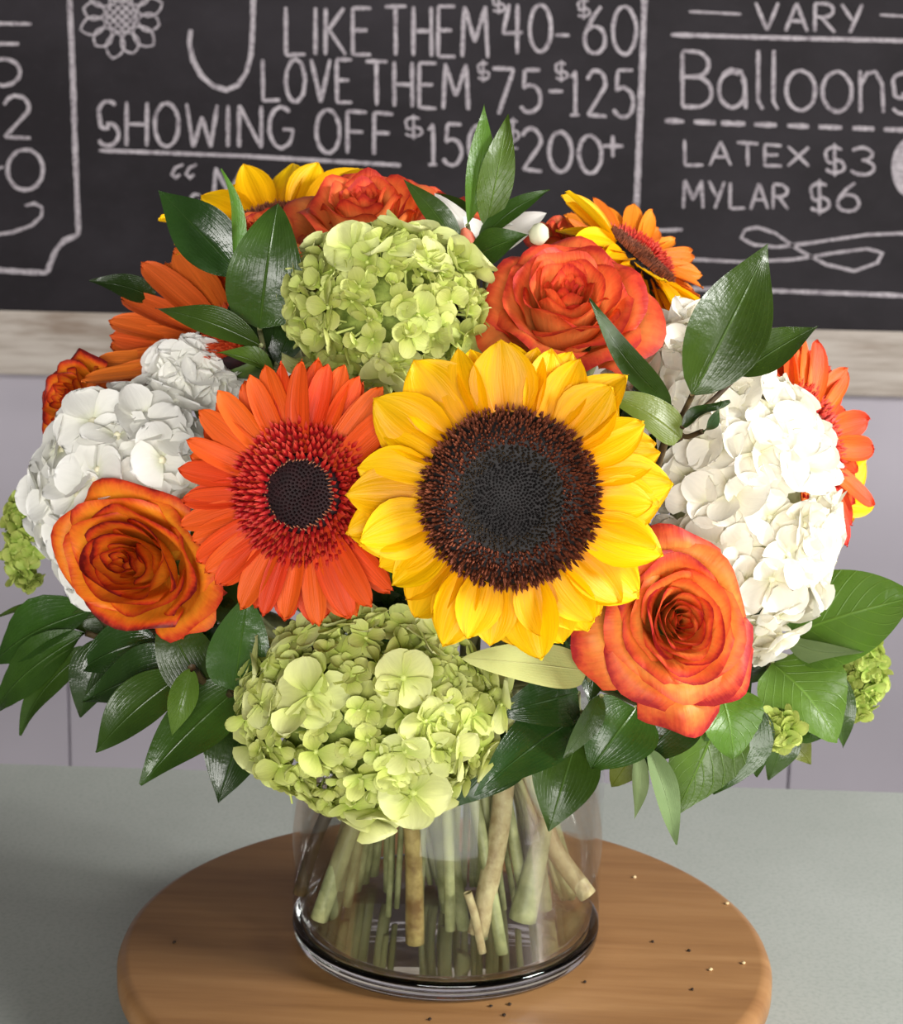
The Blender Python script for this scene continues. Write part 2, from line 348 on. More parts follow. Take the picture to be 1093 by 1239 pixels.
def ell(cx, cy, rx, ry, a0, a1, n=18):
    return [(cx + rx * math.cos(R_(a0 + (a1 - a0) * i / n)), cy + ry * math.sin(R_(a0 + (a1 - a0) * i / n))) for i in range(n + 1)]
O_ = [ell(.5, .5, .5, .5, 100, 460, 26)]
S_ = [ell(.5, .75, .45, .25, 40, 200, 10) + ell(.5, .5, .45, .12, 200, 270, 4)[1:] + ell(.5, .25, .5, .25, 90, -150, 14)]
GL = {
 'L': (.75, [[(0, 1), (0, 0)], [(0, 0), (1, .02)]]), 'I': (.2, [[(.5, 1), (.5, 0)]]),
 'K': (.75, [[(0, 1), (0, 0)], [(.9, 1), (0, .45)], [(.15, .52), (1, 0)]]),
 'E': (.68, [[(0, 1), (0, 0)], [(0, 1), (1, 1)], [(0, .52), (.8, .52)], [(0, 0), (1, 0)]]),
 'T': (.85, [[(0, 1), (1, 1)], [(.5, 1), (.5, 0)]]),
 'H': (.72, [[(0, 1), (0, 0)], [(1, 1), (1, 0)], [(0, .5), (1, .5)]]),
 'M': (1., [[(0, 0), (.08, 1)], [(.08, 1), (.5, .3)], [(.5, .3), (.92, 1)], [(.92, 1), (1, 0)]]),
 'O': (.85, O_), '0': (.85, O_), 'o': (.8, O_), 'V': (.85, [[(0, 1), (.5, 0)], [(.5, 0), (1, 1)]]),
 'S': (.75, S_), 's': (.6, S_), 'W': (1.1, [[(0, 1), (.22, 0)], [(.22, 0), (.5, .7)], [(.5, .7), (.78, 0)], [(.78, 0), (1, 1)]]),
 'N': (.8, [[(0, 0), (0, 1)], [(0, 1), (1, 0)], [(1, 0), (1, 1)]]),
 'G': (.85, [ell(.5, .5, .5, .5, 50, 330, 22), [(.93, .25), (1, .45)], [(.55, .45), (1, .45)]]),
 'F': (.7, [[(0, 1), (0, 0)], [(0, 1), (1, 1)], [(0, .52), (.8, .52)]]),
 'A': (.85, [[(0, 0), (.5, 1)], [(.5, 1), (1, 0)], [(.2, .36), (.8, .36)]]),
 'R': (.75, [[(0, 1), (0, 0)], [(0, 1)] + ell(.45, .76, .5, .24, 90, -90, 10) + [(0, .52)], [(.3, .52), (1, 0)]]),
 'Y': (.8, [[(0, 1), (.5, .45)], [(1, 1), (.4, 0)]]), 'X': (.85, [[(0, 1), (1, 0)], [(1, 1), (0, 0)]]),
 'B': (.8, [[(0, 1), (0, 0)], [(0, 1)] + ell(.4, .77, .5, .23, 90, -90, 10) + [(0, .54)], [(0, .54)] + ell(.45, .27, .55, .27, 90, -90, 10) + [(0, 0)]]),
 '$': (.7, S_ + [[(.5, 1.15), (.5, -.15)]]), '+': (.8, [[(0, .5), (1, .5)], [(.5, 1), (.5, 0)]]),
 '-': (.6, [[(0, .4), (1, .4)]]),
 '1': (.35, [[(.1, .85), (.6, 1)], [(.6, 1), (.6, 0)], [(.05, 0), (1, 0)]]),
 '2': (.75, [ell(.48, .72, .46, .28, 165, -20, 14) + [(.05, .02)], [(.05, .02), (1, 0)]]),
 '3': (.75, [ell(.42, .76, .5, .24, 150, -90, 14), ell(.42, .26, .58, .27, 90, -150, 16)]),
 '4': (.8, [[(.3, 1), (0, .42)], [(0, .42), (1, .42)], [(.72, 1), (.72, 0)]]),
 '5': (.75, [[(.95, 1), (.2, 1)], [(.2, 1), (.12, .58)], ell(.45, .31, .53, .32, 130, -150, 18)]),
 '6': (.78, [[(.8, 1), (.45, .8), (.12, .5), (.02, .3)], ell(.5, .29, .49, .29, 90, 450, 22)]),
 '7': (.8, [[(0, 1), (1, 1)], [(1, 1), (.3, 0)]]),
 'a': (.8, [ell(.45, .33, .45, .32, 60, 400, 20), [(.12, .6), (.4, .7), (.75, .66), (.88, .5)], [(.88, .55), (.92, 0)]]),
 'l': (.22, [[(.4, 1.05), (.35, .15), (.9, 0)]]),
 'n': (.7, [[(.05, .72), (.05, 0)], [(.05, .45), (.3, .68), (.65, .72), (.9, .5), (.95, 0)]]),
}
GL['o'] = (.8, [ell(.5, .35, .5, .35, 100, 460, 24)]); GL['s'] = (.6, [[(x, y * .7) for x, y in S_[0]]])
COFF = 0.0212
def ribbon(strokes, wpx):
    """strokes in photo pixels -> flat chalk lines on the slate"""
    v = []; f = []
    for si, st in enumerate(strokes):
        pts = []; co = COFF + .00025 * (si % 7)
        for a, b in zip(st[:-1], st[1:]):
            k = max(1, int(math.hypot(b[0] - a[0], b[1] - a[1]) / 7))
            for i in range(k): pts.append((a[0] + (b[0] - a[0]) * i / k, a[1] + (b[1] - a[1]) * i / k))
        pts.append(st[-1]); n0 = len(v); k = len(pts)
        for i, p in enumerate(pts):
            q0 = pts[max(0, i - 1)]; q1 = pts[min(k - 1, i + 1)]
            tx, ty = q1[0] - q0[0], q1[1] - q0[1]; l = math.hypot(tx, ty) or 1
            w = wpx * 0.43 * (1 + 0.35 * (random.random() - 0.5)) * (0.75 if i in (0, k - 1) else 1)
            for s in (-1, 1): v.append(W(p[0] - s * ty / l * w, p[1] + s * tx / l * w, co) - Vector(board.location))
        for i in range(k - 1): f.append((n0 + 2 * i, n0 + 2 * i + 1, n0 + 2 * i + 3, n0 + 2 * i + 2))
    o = obj('chalk_lettering', mesh('chalk_lettering', v, f, None, False), M['chalk']); o.parent = board
    return o
def word(s, x0, x1, y0l, y1l, y0r, y1r, w=5.5, gap=.28):
    """text between x0..x1; top/bottom y at the left and at the right end"""
    tot = 0
    for ch in s: tot += (0.55 if ch == ' ' else GL[ch][0] + gap)
    tot -= gap; x = 0; strokes = []
    for ch in s:
        if ch == ' ': x += 0.55; continue
        cw, st = GL[ch]
        for pl in st:
            out = []
            for (a, b) in pl:
                fx = (x + a * cw) / tot; top = y0l + (y0r - y0l) * fx; bot = y1l + (y1r - y1l) * fx
                out.append((x0 + (x1 - x0) * fx + (random.random() - .5) * .8, bot + (top - bot) * b + (random.random() - .5) * .8))
            strokes.append(out)
        x += cw + gap
    o = ribbon(strokes, w); o['label'] = 'white chalk writing ' + s
    return o
word('LIKE', 346, 449, 9, 67, 10, 66); word('THEM', 466, 590, 8, 66, 8, 70)
word('$', 596, 611, -6, 14, -6, 14, 3.5); word('40', 609, 667, 5, 66, 6, 62); word('-', 672, 689, 28, 52, 28, 52, 5)
word('$', 699, 714, 0, 20, 0, 20, 3.5); word('60', 707, 770, 8, 64, 8, 66)
word('LOVE', 318, 426, 72, 122, 72, 124); word('THEM', 443, 567, 74, 127, 78, 133)
word('$', 578, 592, 76, 96, 76, 96, 3.5); word('75', 596, 655, 83, 139, 85, 134); word('-', 664, 682, 100, 117, 100, 117, 5)
word('$', 672, 687, 76, 96, 76, 96, 3.5); word('125', 690, 767, 86, 139, 85, 142)
word('SHOWING', 118, 355, 122, 176, 130, 179); word('OFF', 383, 476, 132, 185, 138, 187)
word('$', 490, 511, 142, 165, 142, 165, 3.5); word('150', 518, 593, 150, 199, 151, 200)
word('-', 613, 627, 170, 186, 170, 186, 4); word('$', 614, 628, 146, 170, 146, 170, 3.5); word('200', 632, 728, 154, 206, 166, 210); word('+', 730, 754, 164, 190, 164, 190, 6)
ribbon([[(120, 182), (300, 189), (485, 200)]], 5.5)
ribbon([[(222, 199), (212, 203), (208, 211), (213, 215), (218, 211)], [(238, 199), (229, 203), (225, 211), (230, 215), (235, 211)]], 5)
word('M', 258, 297, 203, 248, 203, 248, 5.5)
word('s', 231, 243, 228, 252, 228, 252, 4)
ribbon([[(231, 36), (229, 52), (234, 74), (244, 92), (258, 104), (274, 109), (288, 103), (298, 88), (304, 66), (306, 30), (307, -30)]], 7)
ribbon([[(83, -30), (87, 60), (91, 180), (95, 284)], [(95, 284), (78, 291), (68, 302), (62, 316), (57, 330)], [(57, 330), (30, 329), (-30, 325)]], 7.5)
ribbon([[(781, -30), (778, 60), (774, 160), (770, 262)]], 8)
ribbon([[(-30, 28), (38, 29)]], 5)
word('5', -14, 25, 53, 103, 53, 103, 5.5); word('2', 4, 37, 116, 167, 116, 167, 5.5); word('0', 9, 52, 181, 230, 181, 230, 5.5)
ribbon([[(-12, 206), (4, 202)]], 5)
ribbon([[(30, 249), (42, 246), (51, 251), (50, 262), (38, 273), (15, 281), (-20, 286)]], 5)
# drawn daisy
fs = [ell(147, 20, 18, 19, 0, 360, 24)]
for i in range(12):
    a = R_(i * 30 + 12); r0, r1 = 20, 47 + 5 * (i % 2)
    pr = []
    for t in range(9):
        q = t / 8; ww = 11 * math.sin(PI * q) ** .7
        pr.append((r0 + (r1 - r0) * q, ww))
    path = pr + [(r, -w) for r, w in reversed(pr)]
    fs.append([(147 + r * math.cos(a) - w * math.sin(a), 20 + r * math.sin(a) + w * math.cos(a)) for r, w in path])
for k in (-10, -3, 4, 11):
    h = math.sqrt(17 ** 2 - k * k)
    fs.append([(147 + (k - h) * .707, 20 + (k + h) * .707), (147 + (k + h) * .707, 20 + (k - h) * .707)])
    fs.append([(147 + (k - h) * .707, 20 - (k + h) * .707), (147 + (k + h) * .707, 20 - (k - h) * .707)])
o = ribbon(fs, 3.2); o.name = 'chalk_flower_drawing'; o['label'] = 'white chalk drawing of an open sunflower'
word('VARY', 915, 1044, 3, 36, 5, 40, 5); ribbon([[(834, 14), (897, 17)]], 3.5); ribbon([[(1065, 18), (1120, 21)]], 3.5)
ribbon([[(812, 42), (950, 46), (1125, 50)]], 6)
word('Balloons', 826, 1106, 62, 129, 68, 138, 5.5, .2)
dz = []
for i, (a, b) in enumerate(((805, 828), (840, 866), (873, 902), (913, 940), (953, 979), (991, 1019), (1032, 1058), (1070, 1098))): dz.append([(a, 146 + i * 1.5), (b, 147 + i * 1.5)])
ribbon(dz, 7)
word('LATEX', 829, 979, 169, 200, 178, 201, 4.5); word('$3', 998, 1058, 178, 208, 179, 212, 4.5)
word('MYLAR', 827, 954, 218, 252, 224, 253, 4.5); word('$6', 980, 1040, 222, 255, 221, 256, 4.5)
ribbon([[(1130, 281), (1050, 284), (980, 294), (940, 299), (912, 296), (897, 288), (902, 278), (917, 275), (938, 282), (968, 303), (1000, 320), (1034, 328), (1062, 318), (1068, 306), (1050, 301), (1010, 306), (960, 314), (900, 317), (840, 314), (812, 309)]], 4.5)
ribbon([[(790, 279), (826, 278)]], 4.5)
ribbon([[(770, 262), (782, 290), (810, 308)]], 5); ribbon([[(800, 348), (940, 352), (1130, 359)]], 6)
bv = [W(x, y, COFF) - Vector(board.location) for x, y in ell(1104, 203, 25, 37, 0, 360, 40)[:-1]]   # drawn balloon, filled with chalk
o = obj('chalk_balloon_drawing', mesh('chalk_balloon_drawing', bv, [tuple(range(len(bv)))], None, False), M['chalk']); o.parent = board
o.name = 'chalk_balloon_drawing'; o['label'] = 'filled white chalk drawing of a balloon'

# counter
tl = PZ(0, 923, ZT); trr = PZ(1093, 958, ZT)
ex = (trr - tl); ex.z = 0; ex.normalize(); ey = Vector((ex.y, -ex.x, 0))           # ey towards the camera
to = (tl + trr) * 0.5; to.z = 0
table = thing('counter_table', 'grey-green laminate shop table under the wooden turntable', 'table', (to.x, to.y - 0.4, FLOOR))
obj('tabletop', box('tabletop', -1.1, 1.1, 0.0, 0.8, ZT - 0.035, ZT, 0.002, to, ex, ey), M['table'], table)
obj('apron', box('apron', -1.04, 1.04, 0.06, 0.74, ZT - 0.11, ZT - 0.035, 0.002, to, ex, ey), M['table_leg'], table)
for a in (-1.02, 0.96):
    for b in (0.08, 0.66): obj('leg', box('leg', a, a + 0.06, b, b + 0.06, FLOOR, ZT - 0.11, 0.003, to, ex, ey), M['table_leg'], table)
# turntable
RT = 0.1585
tt = thing('turntable', 'round light brown wooden turntable on the grey-green table', 'turntable', (0, 0, ZT))
prof = [(0, -0.022), (RT - 0.012, -0.022), (RT - 0.004, -0.019), (RT, -0.012), (RT, -0.0055), (RT - 0.0015, -0.002), (RT - 0.0045, -0.0003), (RT - 0.006, 0), (0, 0)]
obj('plate', lathe('plate', prof, 128), M['wood'], tt)
obj('base', lathe('base', [(0, ZT), (0.085, ZT), (0.088, ZT + 0.004), (0.088, -0.026), (0.08, -0.0225), (0, -0.0225)], 64), M['wood'], tt)
# vase
VR, VH = 0.0752, 0.135
vase = thing('glass_vase', 'clear glass cylinder vase of water and stems on the wooden turntable', 'vase', (0, 0, 0))
obj('glass_wall', lathe('glass_wall', [(VR, 0.011), (VR, VH - 0.002), (VR - 0.0015, VH), (VR - 0.0035, VH - 0.002), (VR - 0.0035, 0.011)], 128), M['glass'], vase)
obj('base', lathe('base', [(0, 0.0005), (VR - 0.008, 0.0003), (VR - 0.003, 0.0012), (VR - 0.0005, 0.0045), (VR, 0.009), (VR - 0.0002, 0.0109), (VR - 0.0036, 0.0109), (VR - 0.006, 0.0085), (VR - 0.012, 0.0072), (0, 0.007)], 128), M['glass_base'], vase)
obj('water', lathe('water', [(0, 0.0078), (VR - 0.013, 0.0082), (VR - 0.0045, 0.0115), (VR - 0.0043, 0.112), (VR - 0.006, 0.111), (0, 0.111)], 96), M['water'], vase)

# ------------------------------------------------------------------ flower kit
def stem_to(parent, c, n, end, r=0.0035, m='stem_green', name='stem', r1=None, neck=None):
    c = Vector(c); n = Vector(n).normalized(); end = Vector(end)
    if neck is None:
        h = Vector((c.x, c.y, 0)); k = min(1.0, 0.03 / max(h.length, 1e-4)); neck = Vector((c.x * k, c.y * k, 0.128))
    mid = c - n * 0.035 + Vector((0, 0, -0.012))
    mid = mid * 0.75 + neck * 0.25
    way = [c, mid]; hh = math.hypot(c.x, c.y)
    if c.z < 0.20 and hh > 0.08:                             # low heads: the stem climbs over the rim
        way = [c, Vector((c.x / hh * 0.075, c.y / hh * 0.075, 0.148))]
    way += [neck, neck * 0.45 + end * 0.55, end]; pts = catmull(way, 5)
    for p in pts[9:]:                                        # keep inside the glass
        if p.z < VH:
            h = math.hypot(p.x, p.y)
            if h > 0.062: p.x *= 0.062 / h; p.y *= 0.062 / h
    r *= .85
    rr = [r + ((r1 or r) - r) * i / (len(pts) - 1) for i in range(len(pts))]
    return obj(name, tube(name, pts, rr, 10), M[m], parent, Matrix())
def VE(px, py, Y): return P(px, py, Y)

def petal_mesh(L, wid, kind='sun', nu=7, nv=10, seed=0, cup=0.12, curl=0.1, ridge=0.02):
    rs = random.Random(seed); v = []; uv = []; ph = rs.random() * 6; tw = (rs.random() - .5) * 0.5; sd = (rs.random() - .5) * 0.12
    for j in range(nv):
        t = math.sin(PI / 2 * j / (nv - 1)) if kind in ('round', 'sun', 'strap') else j / (nv - 1)
        if kind == 'sun': w = (0.42 + 0.58 * math.sin(PI * min(1, t * 0.8 + 0.05) ** 0.9)) * max(0, 1 - t ** 4.5) ** 0.62
        elif kind == 'strap': w = (0.42 + 0.58 * math.sin(PI / 2 * min(1, t / 0.55))) * max(0, 1 - t ** 6) ** 0.55
        elif kind == 'round': w = (0.14 + 0.86 * min(1, t / .5) ** .75) * max(0, 1 - t ** 4.2) ** 0.5
        else: w = math.sin(PI * t ** 0.8) ** 0.8 + 0.05
        w = max(w, 0.012) * wid * 0.5
        for i in range(nu):
            u = -1 + 2 * i / (nu - 1)
            z = -curl * L * t * t + cup * wid * (u * u) * (0.4 + 0.6 * math.sin(PI * t)) + ridge * wid * math.cos(u * PI * 2 + 1.57) * (1 - t * .4)
            z += 0.03 * L * math.sin(ph + t * 4 + u) * t + tw * w * u * t
            v.append((L * t * (1 - 0.03 * u * u), u * w + sd * L * t * t, z)); uv.append((0.5 + u / 2, t))
    return mesh('petal', v, grid_faces(nu, nv), uv)
def ray_petals(parent, c, rot, meshes, n, r0, e0, e1, h=0.0, phase=0.0, sc=(0.9, 1.05), jit=0.35, twist=0.3, skip=None, m=None):
    for i in range(n):
        a = phase + 2 * PI * (i + (random.random() - .5) * jit) / n
        if skip and skip(a % (2 * PI)): continue
        e = e0 + (e1 - e0) * random.random(); s = sc[0] + (sc[1] - sc[0]) * random.random()
        lr = Vector((math.cos(a), math.sin(a), 0)); N = Vector((0, 0, 1))
        X = lr * math.cos(e) + N * math.sin(e); Z = N * math.cos(e) - lr * math.sin(e); Y = Z.cross(X)
        b = Matrix((X, Y, Z)).transposed() @ Matrix.Rotation((random.random() - .5) * 2 * twist, 3, 'X') @ Matrix.Diagonal((s, s * random.uniform(.88, 1.1), s))
        mw = Matrix.Translation(c) @ (rot.to_4x4() @ (Matrix.Translation(lr * r0 + N * h) @ b.to_4x4()))
        obj('petal', random.choice(meshes), m, parent, mw)
def spikes(name, rot, c, items, sides=4):
    """items: (r, angle, base z, radius, height, lean) -> one joined mesh"""
    v = []; f = []; uv = []
    for (r, a, z, w, h, lean) in items:
        x, y = r * math.cos(a), r * math.sin(a); n0 = len(v)
        for k in range(sides):
            q = a + 2 * PI * k / sides + .4; v.append((x + w * math.cos(q), y + w * math.sin(q), z)); uv.append((.5, 0))
        for k in range(sides):
            q = a + 2 * PI * k / sides + .4; g = 0.75; v.append((x + lean * .5 * math.cos(a) + w * g * math.cos(q), y + lean * .5 * math.sin(a) + w * g * math.sin(q), z + h * .65)); uv.append((.5, .6))
        v.append((x + lean * math.cos(a), y + lean * math.sin(a), z + h)); uv.append((.5, 1))
        for k in range(sides):
            k2 = (k + 1) % sides
            f.append((n0 + k, n0 + k2, n0 + sides + k2, n0 + sides + k)); f.append((n0 + sides + k, n0 + sides + k2, n0 + 2 * sides))
    return mesh(name, v, f, uv, False)
GA = PI * (3 - math.sqrt(5))
def sunflower(label, px, py, Y, N, Rd, Rp, stem_end, seed=1, layers=((19, 1.0), (19, 0.95)), elev=(-0.12, 0.3), wid=0.36, stem_r=0.006, det=1.0, name='sunflower'):
    random.seed(seed); c = P(px, py, Y); rd = ms(Rd, c); rp = ms(Rp, c); rot = frame(N)
    t = thing(name, label, 'sunflower', stem_end); L = (rp - rd * 0.92)
    ms_ = [petal_mesh(L * 1.04, (rp) * wid * random.uniform(.85, 1.15), 'sun', 9, 10, seed * 10 + k, random.uniform(.0, .2), random.uniform(-.05, .22), 0.035) for k in range(7)]
    for li, (n, s) in enumerate(layers):
        ray_petals(t, c, rot, ms_, n, rd * 0.9, elev[0] - li * .12, elev[1] - li * .1, -0.001 - 0.0025 * li, li * PI / n + .1, (s * .84, s * 1.08), 0.6, 0.5, m=M['sun_petal'])
    mw = mat4(rot, c)
    obj('disc', lathe('disc', [(0, -rd * .35), (rd * .75, -rd * .35), (rd * 1.0, -rd * .08), (rd * .95, rd * .05), (rd * .7, rd * .12), (rd * .45, rd * .06), (0, rd * .0)], 40), M['disc_black'], t, mw)
    n = int(2400 * det); A, B, D = [], [], []
    for k in range(n):
        q = math.sqrt((k + .5) / n); a = k * GA + random.gauss(0, .02); r = rd * q * random.uniform(.985, 1.015)
        zz = rd * (.0 + .12 * math.sin(min(1, q / .75) * PI / 2) if q < .75 else .12 - .2 * (q - .75)); zz -= rd * .02; w = rd * 1.05 / math.sqrt(n)
        if q > .60: A.append((r, a, zz, w * .95, rd * random.uniform(.08, .22), rd * (.16 * (q - .6) + random.uniform(-.03, .03))))
        elif q > .42: B.append((r, a, zz, w * .8, rd * random.uniform(.05, .075), 0))
        else: D.append((r, a, zz, w * .8, rd * random.uniform(.03, .06), 0))
    for nm, it, mm in (('disc_floret_ring', A, 'disc_brown'), ('inner_floret_ring', B, 'disc_green'), ('disc_centre', D, 'disc_black')):
        o = obj(nm, spikes(nm, rot, c, it), M[mm], t, mw); o['kind'] = 'stuff'
    Ls = [petal_mesh(rd * .75, rd * .32, 'leaf', 5, 6, seed + 50 + k, .1, .2, 0) for k in range(2)]
    for i in range(14):
        a = 2 * PI * i / 14; b = Matrix.Rotation(a, 4, 'Z') @ Matrix.Translation((rd * .6, 0, -rd * .38)) @ Matrix.Rotation(.25, 4, 'Y')
        obj('bract', Ls[i % 2], M['calyx'], t, mw @ b)
    stem_to(t, c - Vector(N).normalized() * rd * .3, N, stem_end, stem_r)
    return t
def gerbera(label, px, py, Y, N, R, stem_end, m='gerb_petal', seed=2, n=27, elev=(-.1, .22), wid=.225, skip=None, er=.25, rr=.53, stem_r=.003, layers=3, tilt=0):
    random.seed(seed); c = P(px, py, Y); r = ms(R, c); rot = frame(N)
    t = thing('gerbera', label, 'gerbera', stem_end)
    ms_ = [petal_mesh(r * .72, r * wid * random.uniform(.85, 1.15), 'strap', 7, 9, seed * 10 + k, random.uniform(.05, .25), random.uniform(-.06, .14), .05) for k in range(6)]
    for li in range(layers):
        ray_petals(t, c, rot, ms_, n if li < 2 else n - 8, r * .28, elev[0] - li * .1, elev[1] - li * .1, -.0005 - .0018 * li, li * PI / n, (.9 + .04 * (1 - li), 1.02), .5, .35, skip, m=M[m])
    mw = mat4(rot, c)
    obj('eye', lathe('eye', [(0, -r * .1), (r * .3, -r * .08), (r * .3, r * .02), (r * (er + .02), r * .05), (r * .1, r * .03), (0, r * .02)], 32), M['gerb_eye'], t, mw)
    it = []
    for k in range(240): q = math.sqrt((k + .5) / 240); it.append((r * er * q, k * GA, r * (.02 + .035 * q), r * .011, r * .03, 0))
    o = obj('eye_floret', spikes('eye_floret', rot, c, it), M['gerb_eye'], t, mw); o['kind'] = 'stuff'
    it = []
    for ring in range(6):
        q = er + (rr - er) * (ring + .3) / 6; k = int(34 + 9 * ring)
        for i in range(k): it.append((r * q * random.uniform(.97, 1.03), 2 * PI * (i + .5 * (ring % 2) + random.uniform(-.2, .2)) / k, r * (.07 - .012 * ring), r * .021, r * random.uniform(.05, .08), r * random.uniform(.03, .08)))
    o = obj('ring_floret', spikes('ring_floret', rot, c, it), M['gerb_ring'], t, mw); o['kind'] = 'stuff'
    it = [(r * er * random.uniform(.98, 1.1), 2 * PI * i / 60, r * .06, r * .007, r * .07, -r * .02) for i in range(60)]
    o = obj('stamen_tip', spikes('stamen_tip', rot, c, it), M['gerb_tip'], t, mw); o['kind'] = 'stuff'
    obj('calyx', lathe('calyx', [(0, -r * .34), (r * .07, -r * .32), (r * .24, -r * .16), (r * .32, -r * .06), (0, -r * .05)], 20), M['calyx'], t, mw)
    stem_to(t, c - Vector(N).normalized() * r * .25, N, stem_end, stem_r)
    return t
def rose(label, px, py, Y, N, R, stem_end, m='rose_warm', seed=3, n=34, H=1.15, spin=0, openness=1.0, extra=(), stem_r=.0035, sq=(1, 1)):
    random.seed(seed); c = P(px, py, Y); r = ms(R, c); rot = frame(N, spin); h = r * H
    t = thing('rose', label, 'rose', stem_end); mw = mat4(rot, c - rot @ Vector((0, 0, h * .82)))
    specs = []
    for i in range(n):
        f = i / (n - 1)
        rt = r * (.04 + .88 * f ** 1.2); ht = h * (.93 + .09 * math.sin(PI * min(1, f * 1.15) * .62)) * (1 - .30 * max(0, f - .55) / .45)
        specs.append((i * GA + random.uniform(-.25, .25), rt, ht, 1.75 - .85 * f, (.03 + .30 * f * f) * r * openness, .5 * f))
    for (a, s, fl, pt) in extra: specs.append((a, r * .92 * s, h * .62, .62, fl * r, pt))
    for pi_, (th, rt, ht, Wd, flare, point) in enumerate(specs):
        nu, nv = 11, 10; v = []; uv = []; p1 = random.random() * 6; rb = .10 * r + .18 * rt; wav = .055 * r
        fold = random.uniform(-.25, .25)
        for j in range(nv):
            t_ = j / (nv - 1)
            for i in range(nu):
                u = -1 + 2 * i / (nu - 1)
                a = th + u * Wd * (.45 + .55 * min(1, t_ * 1.6) ** .7) * (1 - .25 * t_ ** 4) + fold * t_ * t_ * .4
                top = 1 - .14 * abs(u) ** 2.5 - .10 * u * u * point + .09 * point * max(0, 1 - abs(u) * 2.5)
                z = ht * t_ * top
                lip = max(0, (t_ - .62) / .38)
                rad = rb + (rt - rb) * math.sin(min(1, t_ * 1.12) * PI / 2) ** .75 + flare * lip ** 1.8 * (1 - .35 * u * u)
                z -= flare * .85 * lip ** 2.6
                rad += wav * lip * math.sin(p1 + u * 4.5) * (.4 + rt / r) * .6 + .05 * r * abs(u) ** 3 * (rt / r)
                z += wav * lip * math.cos(p1 * 1.7 + u * 5)
                v.append((rad * math.cos(a) * sq[0], rad * math.sin(a) * sq[1], z)); uv.append((.5 + u / 2, t_))
        obj('petal', mesh('petal', v, grid_faces(nu, nv), uv), M[m], t, mw)
    obj('calyx', lathe('calyx', [(0, -h * .2), (r * .1, -h * .2), (r * .22, -h * .08), (r * .24, h * .04), (r * .12, h * .1), (0, h * .1)], 16), M['calyx'], t, mw)
    ls = petal_mesh(r * .6, r * .2, 'leaf', 5, 6, seed, .2, .4, 0)
    for i in range(5):
        obj('sepal', ls, M['calyx'], t, mw @ Matrix.Rotation(i * 2 * PI / 5, 4, 'Z') @ Matrix.Translation((r * .2, 0, h * .02)) @ Matrix.Rotation(-.3, 4, 'Y'))
    base = mw @ Vector((0, 0, -h * .1)); stem_to(t, base, N, stem_end, stem_r)
    return t
